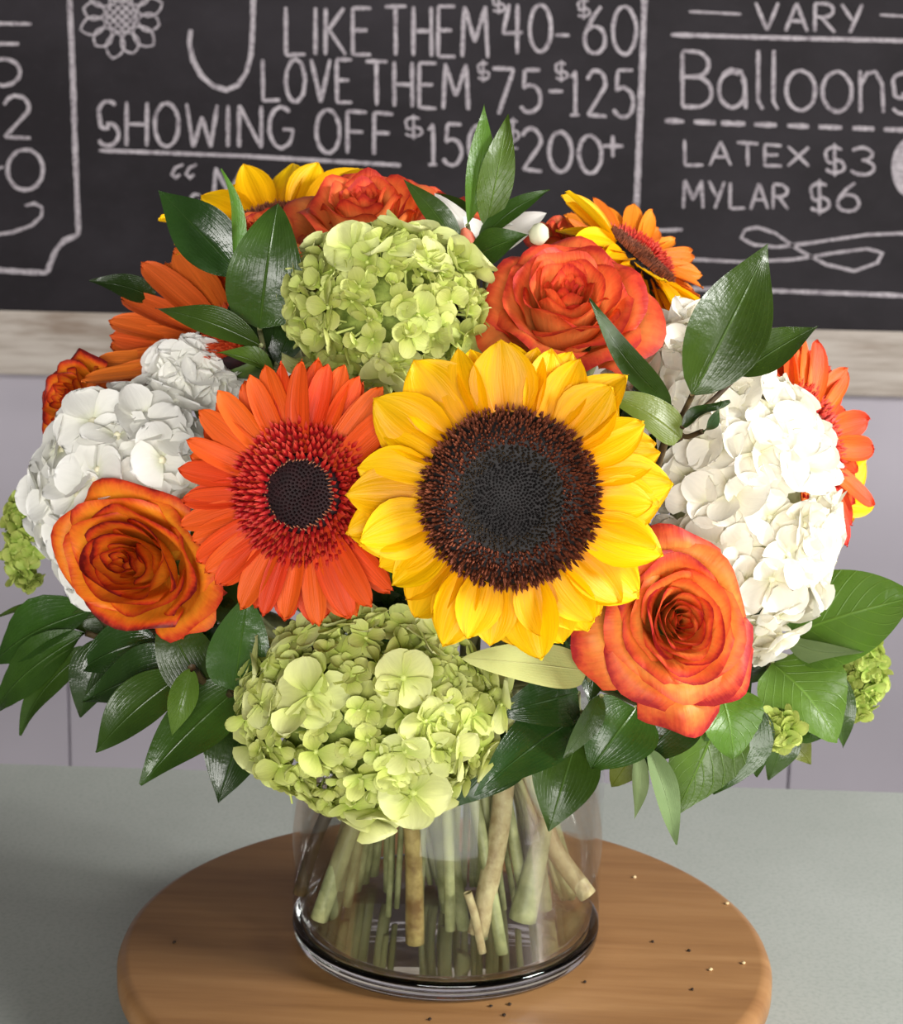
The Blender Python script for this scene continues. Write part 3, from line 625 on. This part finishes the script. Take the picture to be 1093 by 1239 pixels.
def hydrangea(label, px, py, Y, N, rx, ry, stem_end, m, core, eye, seed=4, count=90, fl=(.010, .013), depth=.85, cut=-.25, wid=.98, stem_r=.004, buds=0, jit=.35, cupv=(-.05, .25), m2=None):
    random.seed(seed); c = P(px, py, Y); sx, sz = ms(rx, c), ms(ry, c); sy = min(sx, sz) * depth
    t = thing('hydrangea', label, 'hydrangea', stem_end); N = Vector(N).normalized()
    fm = sum(fl) / 2; ax = Vector((max(.3 * sx, sx - fm * .55), max(.3 * sy, sy - fm * .55), max(.3 * sz, sz - fm * .55)))
    sep = [petal_mesh(1.0, wid * random.uniform(.9, 1.12), 'round', 6, 7, seed * 7 + k, random.uniform(*cupv), random.uniform(-.2, .2), .015) for k in range(6)]
    sep2 = [petal_mesh(1.0, 1.15 * random.uniform(.9, 1.12), 'round', 6, 7, seed * 9 + k, random.uniform(.05, .3), random.uniform(-.2, .2), .015) for k in range(4)] if m2 else sep
    e = lathe('floret', [(0, -.9), (.05, -.9), (.06, -.1), (.11, -.03), (.12, .03), (.07, .10), (0, .12)], 8)
    v = []; nn, mm = 18, 12
    for j in range(mm):
        p = PI * j / (mm - 1)
        for i in range(nn):
            a = 2 * PI * i / nn; d = Vector((math.sin(p) * math.cos(a), math.sin(p) * math.sin(a), math.cos(p)))
            k = .74 + .10 * mnoise.noise(d * 3 + Vector((seed, 0, 0))); v.append((d.x * ax.x * k, d.y * ax.y * k, d.z * ax.z * k))
    obj('core', mesh('core', v, grid_faces(nn, mm, True)), M[core], t, Matrix.Translation(c))
    tot = int(count / (1 - (cut + 1) / 2))
    for k in range(tot):
        zz = 1 - 2 * (k + .5) / tot; rr = math.sqrt(1 - zz * zz); d = Vector((rr * math.cos(k * GA), rr * math.sin(k * GA), zz))
        if d.dot(N) < cut: continue
        d = (d + Vector((random.gauss(0, .07), random.gauss(0, .07), random.gauss(0, .07)))).normalized()
        s = random.uniform(*fl) * (1 if random.random() > .25 else .8)
        isbud = random.random() < buds
        if isbud: s *= .66
        p = Vector((d.x * ax.x, d.y * ax.y, d.z * ax.z)) * random.uniform(.93, 1.07)
        nrm = Vector((d.x / ax.x, d.y / ax.y, d.z / ax.z)).normalized()
        nrm = (nrm + Vector((random.gauss(0, jit), random.gauss(0, jit), random.gauss(0, jit)))).normalized()
        rot = frame(nrm, random.random() * 6.28); mw = mat4(rot @ Matrix.Diagonal((s, s, s)), c + p)
        fo = obj('floret', e, M[eye], t, mw)
        big = m2 and not isbud and random.random() < .13
        if big: fo.matrix_basis = fo.matrix_basis @ Matrix.Translation((0, 0, .35)) @ Matrix.Scale(1.4, 4)
        ns = 4 if random.random() < .8 else 3
        for q in range(ns):
            o = bpy.data.objects.new('sepal', random.choice(sep2 if big else sep)); C.objects.link(o)
            if not o.data.materials: o.data.materials.append(M[m2 if big else m])
            o.parent = fo
            tl_ = random.uniform(-.15, .45) if not isbud else random.uniform(.6, 1.1)
            o.matrix_basis = Matrix.Rotation(q * 2 * PI / ns + random.uniform(-.15, .15), 4, 'Z') @ Matrix.Translation((.06, 0, .02 + .02 * (q % 2))) @ Matrix.Rotation(-tl_, 4, 'Y') @ Matrix.Diagonal((random.uniform(.85, 1.05), random.uniform(.85, 1.1), 1, 1))
    stem_to(t, c - N * sy * .5, N, stem_end, stem_r)
    return t
def leaf_mesh(B, T, width, nrm, bend=.12, fold=.25, serr=0, seed=0, kind='ovate', twist=0.0, droop=0.0, wave=0.06):
    rs = random.Random(seed); a = T - B; L = a.length; ax = a.normalized(); n = Vector(nrm) - ax * Vector(nrm).dot(ax); n.normalize(); s = n.cross(ax)
    nu, nv = 9, 18; v = []; uv = []; ph = rs.random() * 6
    for j in range(nv):
        t = j / (nv - 1)
        if kind == 'ovate': w = (math.sin(PI * t ** .78)) ** .85 * (1 - .35 * t ** 3)
        elif kind == 'broad': w = (math.sin(PI * t ** .62)) ** .7
        else: w = (math.sin(PI * t ** .85)) ** 1.1
        w = max(w, .015) * width * .5
        if serr: w *= 1 + .07 * serr * ((t * 9) % 1 - .5) * math.sin(PI * t)
        tw = twist * (t - .3); sv = s * math.cos(tw) + n * math.sin(tw); nn = n * math.cos(tw) - s * math.sin(tw)
        ctr = B + a * t + n * (bend * L * math.sin(PI * t)) - n * droop * L * t * t
        for i in range(nu):
            u = -1 + 2 * i / (nu - 1)
            z = fold * w * (abs(u) ** 1.3) + wave * width * math.sin(ph + t * 7 + (1.5 if u > 0 else 0)) * abs(u)
            v.append(ctr + sv * (u * w) + nn * z); uv.append((.5 + u / 2, t))
    return mesh('leaf', v, grid_faces(nu, nv), uv)
CV = Vector((0, -1, .25))
def sprig(name, label, leaves, node, stem_end, m='leaf_dark', seed=0, stem_m='stem_green', stem_r=.0018, cat='foliage'):
    """leaves: (base px, base Y, tip px, tip Y, width px, normal, options)"""
    random.seed(seed); t = thing(name, label, cat, stem_end); nd = Vector(node); pts = []
    for k, (b, by, e, ey_, w, nr, op) in enumerate(leaves):
        B = P(b[0], b[1], by); T = P(e[0], e[1], ey_); op = dict(op); mm = op.pop('m', m)
        o = obj('leaf', leaf_mesh(B, T, ms(w, (B + T) * .5), nr or CV, seed=seed * 31 + k, **op), M[mm], t, Matrix())
        d = (B - nd)
        if d.length > .004:
            ob = obj('petiole', tube('petiole', catmull([B, (B + nd) * .5 + Vector((0, .004, -.004)), nd], 4), [stem_r * .6] * 9, 6), M[stem_m], t, Matrix())
    stem_to(t, nd, (0, -.3, 1), stem_end, stem_r, stem_m)
    return t

# ------------------------------------------------------------------ the bouquet
Z0 = 0.012
def E(px, py, Y): 
    p = P(px, py, Y)
    h = math.hypot(p.x, p.y)
    if h > .062: p.x *= .062 / h; p.y *= .062 / h
    p.z = max(p.z, Z0); return p
sunflower('large yellow sunflower with brown centre between the red-orange gerbera and a cream hydrangea', 617, 603, -.165, (.03, -1, .12), 108, 194, E(607, 1180, -.045), 11, ((17, .93), (20, 1.03), (18, 1.0)), (-.12, .30), .40, .0035)
gerbera('red-orange gerbera with dark maroon eye, turned to face front beside the large sunflower', 366, 597, -.148, (-.12, -1, .12), 164, E(505, 1160, -.03), seed=12, n=27)
rose('orange rose with red-edged ruffled petals under the cream hydrangea, its outer petals hanging open', 828, 752, -.150, (.10, -1, .22), 94, E(640, 1112, -.03), 'rose_warm', 13, 34, 1.15, .3, 1.0, ((R_(250), 1.12, .42, 1.4), (R_(180), 1.22, .45, 1.2), (R_(300), 1.05, .3, .8)), sq=(.90, 1.06))
rose('golden orange rose with dark scalloped edges in front of the pure white hydrangea', 148, 680, -.115, (-.28, -1, .22), 97, E(383, 1113, -.01), 'rose_gold', 14, 30, 1.1, 1.2, .7, ((R_(250), 1.0, .2, .6),), sq=(.86, 1.16))
rose('big coral orange rose tilted upward above the large sunflower', 688, 350, -.085, (.05, -.78, .75), 98, E(582, 1188, -.03), 'rose_coral', 15, 32, 1.15, .8, 1.0, (), sq=(1.04, 1))
rose('orange rose seen nearly side-on at the crown behind the upper green hydrangea', 440, 240, -.03, (-.05, -.5, .9), 100, E(470, 1130, .02), 'rose_coral', 16, 28, .95, 2.0, 1.1)
rose('orange rose with dark red rims sticking out beside the pure white hydrangea', 76, 480, -.035, (-.6, -.75, .3), 58, E(410, 1100, .02), 'rose_gold', 17, 26, 1.1, .3, .7)
rose('orange rose mostly hidden behind the central upright leaf sprig', 524, 244, .06, (.1, -.3, 1), 62, E(520, 1120, .04), 'rose_coral', 18, 22, 1.0, .3, 1.0)
rose('small orange rose glimpsed between dark leaves and yellow petals', 312, 272, -.03, (-.2, -.6, .8), 44, E(440, 1110, .03), 'rose_warm', 19, 20, 1.1, .3, .8)
rose('orange rose peeping out behind the coral rose and white petals', 692, 282, .045, (.2, -.4, .9), 56, E(600, 1120, .04), 'rose_coral', 20, 20, 1.0, .3, 1.0)

gerbera('orange gerbera seen from the side below the upper dark green leaves', 290, 404, -.025, (-.40, -.42, .82), 204, E(420, 1110, .0), 'gerb_orange', 22, 44, (.0, .55), .19, lambda a: 4.2 < a < 6.2, er=.16, rr=.28)
gerbera('red-tipped orange gerbera jutting out behind the cream hydrangea', 975, 535, -.02, (.72, -.62, .30), 140, E(690, 1110, .02), 'gerb_two', 23, 34, (-.1, .3), .25)
gerbera('golden orange gerbera behind the sunflower that is seen edge-on', 766, 312, .045, (.40, -.55, .72), 98, E(650, 1120, .03), 'gerb_gold', 24, 22, (-.05, .3), .24)
sunflower('yellow sunflower seen edge-on with a dark centre strip beside the coral rose', 774, 314, .0, (.60, -.12, .76), 48, 124, E(660, 1110, .01), 25, ((15, 1.0), (15, .95)), (-.25, .30), .40, .004, .5)
sunflower('yellow sunflower half hidden behind the crown rose and dark leaves', 335, 275, .035, (-.1, -.48, .86), 50, 136, E(450, 1110, .04), 26, ((15, 1.0), (15, .95)), (.15, .7), .40, .004, .5)
sunflower('yellow sunflower almost wholly hidden behind the jutting gerbera', 994, 612, .05, (.5, -.75, -.25), 28, 86, E(690, 1100, .03), 27, ((13, 1.0),), (-.1, .3), .36, .003, .4)

hydrangea('pale green hydrangea head above the red-orange gerbera', 466, 374, -.085, (0, -.8, .4), 122, 104, E(540, 1120, .0), 'green_petal', 'core_green', 'eye_green', 31, 180, (.0072, .0108), 1.0, -.3, buds=.25, m2='green_pale')
hydrangea('pale green hydrangea head hanging over the rim of the vase', 446, 858, -.125, (0, -.9, -.1), 160, 128, E(560, 1150, -.02), 'green_petal', 'core_green', 'eye_green', 132, 270, (.0064, .0104), .9, -.2, buds=.3, m2='green_pale')
hydrangea('pure white hydrangea head between the two orange-edged roses', 166, 600, -.05, (-.3, -.9, .2), 132, 142, E(395, 1095, .01), 'white_petal', 'core_white', 'eye_white', 33, 80, (.0140, .0182), .9, -.25, jit=.24, wid=1.12)
hydrangea('large cream hydrangea head above the open orange rose', 890, 630, -.065, (.2, -.9, .1), 130, 180, E(660, 1100, .0), 'cream_petal', 'core_white', 'eye_white', 34, 110, (.0120, .0160), .95, -.25, jit=.24, wid=1.12)
hydrangea('cream hydrangea head under the pointed dark leaf sprig', 838, 470, -.055, (.1, -.8, .5), 104, 98, E(650, 1090, .01), 'cream_petal', 'core_white', 'eye_white', 35, 56, (.0125, .0165), .9, -.25, jit=.24, wid=1.12)
hydrangea('white hydrangea tuft shaded under the upper dark leaves', 240, 455, -.035, (-.2, -.6, .8), 62, 46, E(430, 1090, .02), 'white_petal', 'core_white', 'eye_white', 36, 28, (.0115, .0145), .9, -.2, jit=.3, wid=1.12)
hydrangea('small lime green hydrangea peeping out beside the pure white hydrangea', 34, 652, .03, (-.8, -.5, 0), 32, 64, E(400, 1090, .03), 'lime_petal', 'core_green', 'eye_green', 37, 60, (.0055, .008), .9, -.2, buds=.3)
hydrangea('small lime green hydrangea hanging beside the broad bright leaf', 1040, 812, .0, (.5, -.8, 0), 32, 58, E(700, 1080, .0), 'lime_petal', 'core_green', 'eye_green', 38, 60, (.0055, .008), .9, -.2, buds=.3)
hydrangea('tiny lime green hydrangea tuft tucked below the open orange rose', 938, 880, -.085, (.2, -.9, -.2), 30, 26, E(690, 1085, -.01), 'lime_petal', 'core_green', 'eye_green', 39, 22, (.006, .009), .9, -.1, buds=.1)

# white lisianthus at the crown
def lily(label, px, py, Y, petals, stem_end, bud=None, buds_white=()):
    random.seed(41); c = P(px, py, Y); t = thing('white_alstroemeria', label, 'flower', stem_end)
    for k, (b, e, w, n) in enumerate(petals):
        B = P(b[0], b[1], Y); T = P(e[0], e[1], Y - .012)
        obj('petal', leaf_mesh(B, T, ms(w, B), n, .1, .3, seed=90 + k, kind='broad', wave=.05), M['white_petal'], t, Matrix())
    if bud:
        q = P(bud[0], bud[1], Y - .022); r = ms(11, q)
        obj('bud', lathe('bud', [(0, -r * 1.5), (r * .5, -r * 1.3), (r, -r * .2), (r * .8, r * .8), (r * .3, r * 1.5), (0, r * 1.6)], 14), M['bud_red'], t, mat4(frame((-.3, -.3, .9)), q))
    for (x, y, rr) in buds_white:
        q = P(x, y, Y - .03); r = ms(rr, q)
        obj('bud', lathe('bud', [(0, -r), (r * .7, -r * .7), (r, 0), (r * .75, r * .75), (r * .3, r * 1.1), (0, r * 1.15)], 14), M['white_petal'], t, mat4(frame((.2, -.5, .8)), q))
    stem_to(t, c, (0, -.2, 1), stem_end, .002)
lily('white alstroemeria with a pinkish bud at the crown below the upright leaf sprig', 590, 295, -.035,
     [((580, 305), (526, 234), 34, CV), ((592, 298), (662, 258), 40, CV), ((588, 296), (620, 272), 40, (0, -.6, .8)), ((592, 300), (560, 262), 34, CV)],
     E(560, 1110, .03), (566, 292), ((652, 284, 13),))
lily('white alstroemeria buds beside the edge-on sunflower', 812, 395, -.05,
     [((815, 400), (790, 372), 26, CV), ((812, 398), (832, 372), 24, CV), ((815, 402), (818, 358), 26, (0, -.8, .6)), ((812, 400), (772, 398), 30, CV)], E(640, 1090, .02))

# foliage
dk = dict
sprig('ruscus_sprig', 'glossy dark green leaf sprig standing above the orange side-on gerbera', [
    ((290, 332), -.075, (192, 230), -.07, 74, (-.3, -.8, .6), dk(m='leaf_gloss', bend=.05)),
    ((284, 326), -.080, (267, 204), -.075, 28, (.9, -.5, .1), dk(m='leaf_mid', kind='lance')),
    ((314, 398), -.090, (336, 246), -.085, 92, (.1, -1, .2), dk(kind='broad', fold=.15)),
    ((316, 418), -.10, (188, 373), -.10, 44, (-.1, -.8, .7), dk(bend=.08)),
    ((335, 440), -.075, (368, 372), -.06, 46, CV, dk(m='leaf_gloss')),
    ((322, 430), -.08, (290, 350), -.05, 52, CV, dk(m='leaf_gloss')),
    ((345, 445), -.07, (300, 410), -.06, 44, CV, dk(m='leaf_gloss')),
    ], P(326, 445, -.06), E(470, 1120, -.01), seed=51)
sprig('ruscus_sprig', 'single dark leaf poking out behind the orange side-on gerbera', [
    ((190, 362), .01, (108, 340), .0, 36, (-.2, -.8, .5), dk(m='leaf_gloss'))], P(200, 372, .012), E(430, 1090, .03), seed=52)
sprig('salal_leaf', 'light green leaf between pure white hydrangea and red-orange gerbera', [
    ((332, 452), -.10, (262, 427), -.105, 30, (0, -.7, .8), dk(m='leaf_mid', fold=.6))], P(340, 460, -.09), E(480, 1100, .0), seed=53)
sprig('ruscus_sprig', 'upright green leaf sprig at the very crown in front of the chalk prices', [
    ((566, 272), -.055, (586, 126), -.05, 34, (.35, -1, .1), dk(m='leaf_mid', kind='lance')),
    ((588, 276), -.055, (615, 138), -.05, 44, (.1, -1, .1), dk(m='leaf_mid')),
    ((580, 292), -.055, (666, 230), -.06, 34, (-.2, -.8, .6), dk(bend=.1)),
    ((560, 308), -.06, (488, 216), -.055, 34, (.4, -1, .3), dk(bend=.08)),
    ((566, 318), -.06, (640, 284), -.07, 48, (0, -.9, .5), dk(bend=.1)),
    ((572, 282), -.03, (528, 234), -.02, 36, CV, dk()),
    ((575, 330), -.055, (590, 300), -.06, 42, CV, dk(m='leaf_gloss')),
    ((560, 345), -.055, (545, 300), -.05, 40, CV, dk(m='leaf_gloss')),
    ], P(578, 310, -.045), E(550, 1100, -.02), seed=54)
sprig('ruscus_sprig', 'dark pointed leaf sprig in front of the cream hydrangeas', [
    ((838, 478), -.13, (930, 295), -.115, 100, (.15, -1, .25), dk(fold=.3, bend=.04)),
    ((892, 455), -.105, (990, 394), -.095, 52, (.1, -.7, .7), dk(bend=.05)),
    ((812, 492), -.13, (713, 361), -.125, 38, (.5, -1, .3), dk(bend=-.1)),
    ((824, 530), -.135, (734, 478), -.14, 52, (0, -.8, .6), dk(m='leaf_olive', bend=.1, kind='broad')),
    ((826, 516), -.135, (884, 486), -.135, 22, (0, -.6, .8), dk(m='leaf_gloss', bend=.12, wave=.2)),
    ((850, 522), -.135, (872, 484), -.140, 18, (.6, -.6, .2), dk(m='leaf_gloss', wave=.2)),
    ], P(812, 512, -.125), E(640, 1080, .0), seed=55, stem_m='stem_dark')
sprig('ruscus_sprig', 'cluster of dark oval leaves under the golden orange rose', [
    ((284, 834), -.125, (300, 720), -.13, 78, (.1, -1, .2), dk(kind='broad', fold=.1, bend=.06)),
    ((250, 836), -.11, (200, 738), -.10, 74, (-.1, -1, .2), dk(kind='broad', fold=.1)),
    ((222, 815), -.105, (115, 910), -.11, 72, (-.1, -.8, .6), dk(bend=.08)),
    ((296, 826), -.11, (170, 950), -.13, 84, (-.1, -.8, .6), dk(bend=.06)),
    ((306, 862), -.10, (264, 972), -.12, 78, (.0, -.8, .7), dk(m='leaf_gloss', bend=.1, fold=.35)),
    ((232, 808), -.125, (208, 890), -.13, 36, (.2, -1, .2), dk(m='leaf_bright', fold=.4)),
    ((230, 800), -.09, (100, 850), -.09, 72, (-.1, -.8, .6), dk(m='leaf_gloss', bend=.08)),
    ], P(262, 832, -.10), E(362, 1078, .0), seed=56, stem_m='stem_dark', stem_r=.003)
sprig('lemon_leaf_branch', 'ragged dark green leaf branch hanging out below the pure white hydrangea', [
    ((80, 738), -.02, (-14, 752), -.02, 14, (0, -.5, 1), dk(m='leaf_mid', kind='lance')),
    ((112, 738), -.035, (-12, 806), -.03, 76, (-.2, -.8, .6), dk(m='leaf_dark', serr=1)),
    ((104, 766), -.045, (-14, 876), -.035, 62, (-.2, -.8, .6), dk(m='leaf_dark', serr=1, wave=.1)),
    ((110, 782), -.05, (24, 890), -.045, 44, (-.3, -.8, .5), dk(m='leaf_dark')),
    ((130, 770), -.065, (98, 868), -.07, 58, (.1, -.9, .4), dk(m='leaf_gloss', fold=.4)),
    ((190, 772), -.07, (95, 812), -.07, 70, (0, -.8, .6), dk(m='leaf_gloss')),
    ], P(150, 765, -.045), E(385, 1075, .02), seed=57, stem_m='stem_dark', stem_r=.0025)
sprig('salal_leaf', 'pale grey-green leaf underside just below the large sunflower', [
    ((712, 812), -.13, (560, 796), -.155, 56, (0, -.9, .5), dk(m='leaf_pale', kind='broad', fold=.1, bend=.03))], P(716, 816, -.12), E(610, 1100, -.02), seed=58)
sprig('ruscus_sprig', 'dark leaves drooping over the vase beside the hanging green hydrangea', [
    ((702, 866), -.115, (574, 962), -.145, 76, (.05, -.8, .6), dk(m='leaf_gloss', bend=.12, fold=.2)),
    ((700, 888), -.11, (664, 1006), -.125, 84, (-.1, -1, .3), dk(bend=.08)),
    ((640, 872), -.10, (546, 978), -.12, 74, (.1, -1, .2), dk(m='leaf_gloss')),
    ((700, 838), -.11, (606, 862), -.13, 72, (0, -1, .3), dk(kind='broad', m='leaf_gloss')),
    ((728, 842), -.13, (682, 918), -.14, 34, (.5, -1, .2), dk(bend=.06)),
    ((650, 880), -.09, (520, 900), -.10, 84, (0, -1, .2), dk(m='leaf_gloss')),
    ((560, 900), -.085, (470, 972), -.10, 76, (0, -1, .2), dk(m='leaf_gloss')),
    ((480, 900), -.08, (400, 960), -.09, 84, (0, -1, .2), dk(m='leaf_gloss')),
    ((690, 900), -.085, (735, 930), -.09, 60, (0, -1, .2), dk(m='leaf_dark')),
    ], P(702, 862, -.10), E(625, 1105, .0), seed=59)
sprig('ruscus_sprig', 'dark leaves tucked below the open orange rose at the vase rim', [
    ((770, 856), -.115, (716, 930), -.125, 96, (.0, -.9, .5), dk(m='leaf_dark', kind='broad', bend=.1)),
    ((800, 862), -.11, (740, 952), -.115, 62, (.0, -.7, .3), dk(m='leaf_olive', kind='broad')),
    ((786, 905), -.125, (818, 1022), -.13, 34, (.3, -1, .1), dk(m='leaf_sage', fold=.5, wave=.12)),
    ((772, 905), -.12, (768, 992), -.125, 22, (.3, -1, .1), dk(m='leaf_sage', fold=.4)),
    ((838, 856), -.11, (770, 922), -.12, 64, (0, -1, .3), dk(m='leaf_gloss', kind='broad')),
    ], P(800, 862, -.10), E(680, 1085, -.01), seed=60)
sprig('lemon_leaf_branch', 'serrated green leaf branch fanning out below the open orange rose', [
    ((880, 842), -.10, (816, 988), -.11, 96, (.1, -.9, .3), dk(m='leaf_mid', serr=1, bend=.06)),
    ((905, 846), -.095, (862, 960), -.10, 88, (.2, -.9, .3), dk(m='leaf_dark', serr=1)),
    ((872, 836), -.115, (888, 918), -.125, 84, (.1, -.8, .6), dk(m='leaf_bright', serr=1, kind='broad')),
    ((905, 850), -.09, (915, 940), -.09, 50, (.2, -.9, .3), dk(m='leaf_dark', serr=1)),
    ], P(892, 838, -.09), E(700, 1088, .0), seed=61)
sprig('salal_branch', 'broad bright green leaves beside the large cream hydrangea', [
    ((955, 768), -.05, (1108, 722), -.07, 128, (.1, -.8, .6), dk(m='leaf_bright', kind='broad', bend=.06, fold=.12)),
    ((935, 802), -.06, (1014, 898), -.075, 112, (.2, -.8, .5), dk(m='leaf_bright', kind='broad', serr=1)),
    ((950, 772), -.06, (1046, 788), -.075, 38, (.1, -.6, -.3), dk(m='leaf_sage', kind='broad')),
    ((1000, 805), -.04, (1020, 905), -.045, 44, (.3, -1, .2), dk(m='leaf_dark')),
    ((950, 872), -.045, (930, 944), -.05, 46, (.2, -1, .2), dk(m='leaf_dark')),
    ((945, 880), -.035, (982, 925), -.04, 40, (.2, -1, .2), dk(m='leaf_olive')),
    ((960, 880), -.04, (1000, 892), -.045, 34, (.2, -1, .4), dk(m='leaf_dark')),
    ], P(930, 800, -.04), E(708, 1080, .015), seed=62)
# inner foliage filling the gaps between the heads
random.seed(77)
def inner(label, px, py, Y, n, spread, sd):
    lv = []
    for k in range(n):
        a = 2 * PI * k / n + random.random() * .6
        lv.append(((px, py), Y, (px + spread * math.cos(a), py + spread * .9 * math.sin(a)), Y - .015, spread * .6, (math.cos(a) * .3, -1, -math.sin(a) * .3), dk(m=('leaf_gloss', 'leaf_dark')[k % 2])))
    sprig('salal_branch', label, lv, P(px, py, Y + .01), E(500 + px * .12, 1090, .03), seed=sd)
inner('dark inner leaves glimpsed between the red-orange gerbera and the golden orange rose', 255, 690, -.07, 7, 95, 71)
inner('dark inner leaves glimpsed between the upper green hydrangea and coral rose', 590, 400, -.04, 7, 95, 72)
inner('dark inner leaves glimpsed around the large sunflower and open rose', 730, 700, -.07, 7, 110, 73)
inner('dark inner leaves glimpsed above the hanging green hydrangea', 470, 740, -.075, 7, 110, 74)
inner('dark inner leaves glimpsed below the upper green hydrangea', 470, 470, -.055, 8, 100, 78)
inner('dark inner leaves glimpsed between the large sunflower and cream hydrangeas', 770, 540, -.06, 8, 90, 79)
inner('dark inner leaves glimpsed between pale leaf and open rose', 720, 790, -.085, 8, 70, 80)
inner('dark inner leaves glimpsed under the golden orange rose', 250, 780, -.065, 7, 62, 81)
inner('dark inner leaves behind the red-orange gerbera', 330, 560, -.075, 8, 85, 82)
inner('dark inner leaves behind the large sunflower', 640, 560, -.085, 8, 95, 83)
inner('dark inner leaves glimpsed beneath the crown flowers', 400, 330, .0, 7, 110, 75)
inner('dark inner leaves glimpsed beneath the cream hydrangeas', 860, 780, -.03, 7, 110, 76)
inner('dark inner leaves glimpsed beneath the pure white hydrangea', 170, 730, -.02, 7, 100, 77)

# loose cut stems standing in the water
def loose(label, top, bot, r, m, nm='cut_stem', bulb=False, r1=None):
    T = Vector(top); B = Vector(bot); B.z = max(B.z, .0125 + r)
    pts = catmull([T, T * .6 + B * .4 + Vector((random.uniform(-.003, .003), 0, 0)), B], 6)
    o = obj(nm, tube(nm, [p - B for p in pts], [r + ((r1 or r) - r) * i / (len(pts) - 1) for i in range(len(pts))], 10), M[m], None, Matrix.Translation(B))
    tag(o, label, 'stem'); return o
loose('thick pale woody stem slanting through the vase water', P(612, 930, -.03), P(578, 1130, -.045), .0050, 'stem_pale')
loose('thick green stem slanting against the vase side nearest the shade', P(445, 960, -.045), P(386, 1112, -.05), .0042, 'stem_green')
loose('dark brown stem leaning along the shaded inner vase wall', P(405, 965, -.02), P(362, 1082, -.025), .0032, 'stem_dark')
loose('yellowish brown split stem hanging straight down in the water', P(490, 950, -.05), P(502, 1158, -.045), .0034, 'stem_cut', r1=.0046)
loose('pale cut stem end resting near the lit inner vase wall', P(660, 1000, -.02), P(712, 1084, -.028), .0044, 'stem_pale')
loose('green stem with a swollen pale foot in the vase water', P(662, 990, -.03), P(632, 1112, -.035), .0034, 'stem_green', r1=.0068)
loose('slender dark green stem upright in the middle of the water', P(540, 960, -.045), P(545, 1125, -.045), .0026, 'stem_green')
loose('thin pale stem reaching the vase bottom in front', P(566, 1080, -.05), P(583, 1186, -.05), .002, 'stem_pale')

# crumbs on the turntable
ico = []
def crumb(px, py, r, m, lab, g):
    c = PZ(px, py, 0); rs = random.Random(px); v = []
    for j in range(5):
        p = PI * j / 4
        for i in range(6):
            a = 2 * PI * i / 6; k = r * rs.uniform(.7, 1.2); v.append((k * math.sin(p) * math.cos(a), k * math.sin(p) * math.sin(a) * 1.3, max(0, r * .5 + k * .6 * math.cos(p))))
    o = obj('crumb', mesh('crumb', v, grid_faces(6, 5, True)), M[m], None, Matrix.Translation(c)); tag(o, lab, 'crumb', g)
for (x, y) in ((211, 1141), (708, 1189), (594, 1218), (617, 1216), (520, 1234), (610, 1229), (834, 1151), (838, 1198), (790, 1140)):
    crumb(x, y, .0009, 'crumb', 'tiny dark soil crumb on the wooden turntable', 'dark crumbs on the turntable')
for (x, y) in ((880, 1094), (900, 1166), (860, 1174), (768, 1062)):
    crumb(x, y, .0011, 'crumb_pale', 'tiny pale plant crumb on the wooden turntable', 'pale crumbs on the turntable')
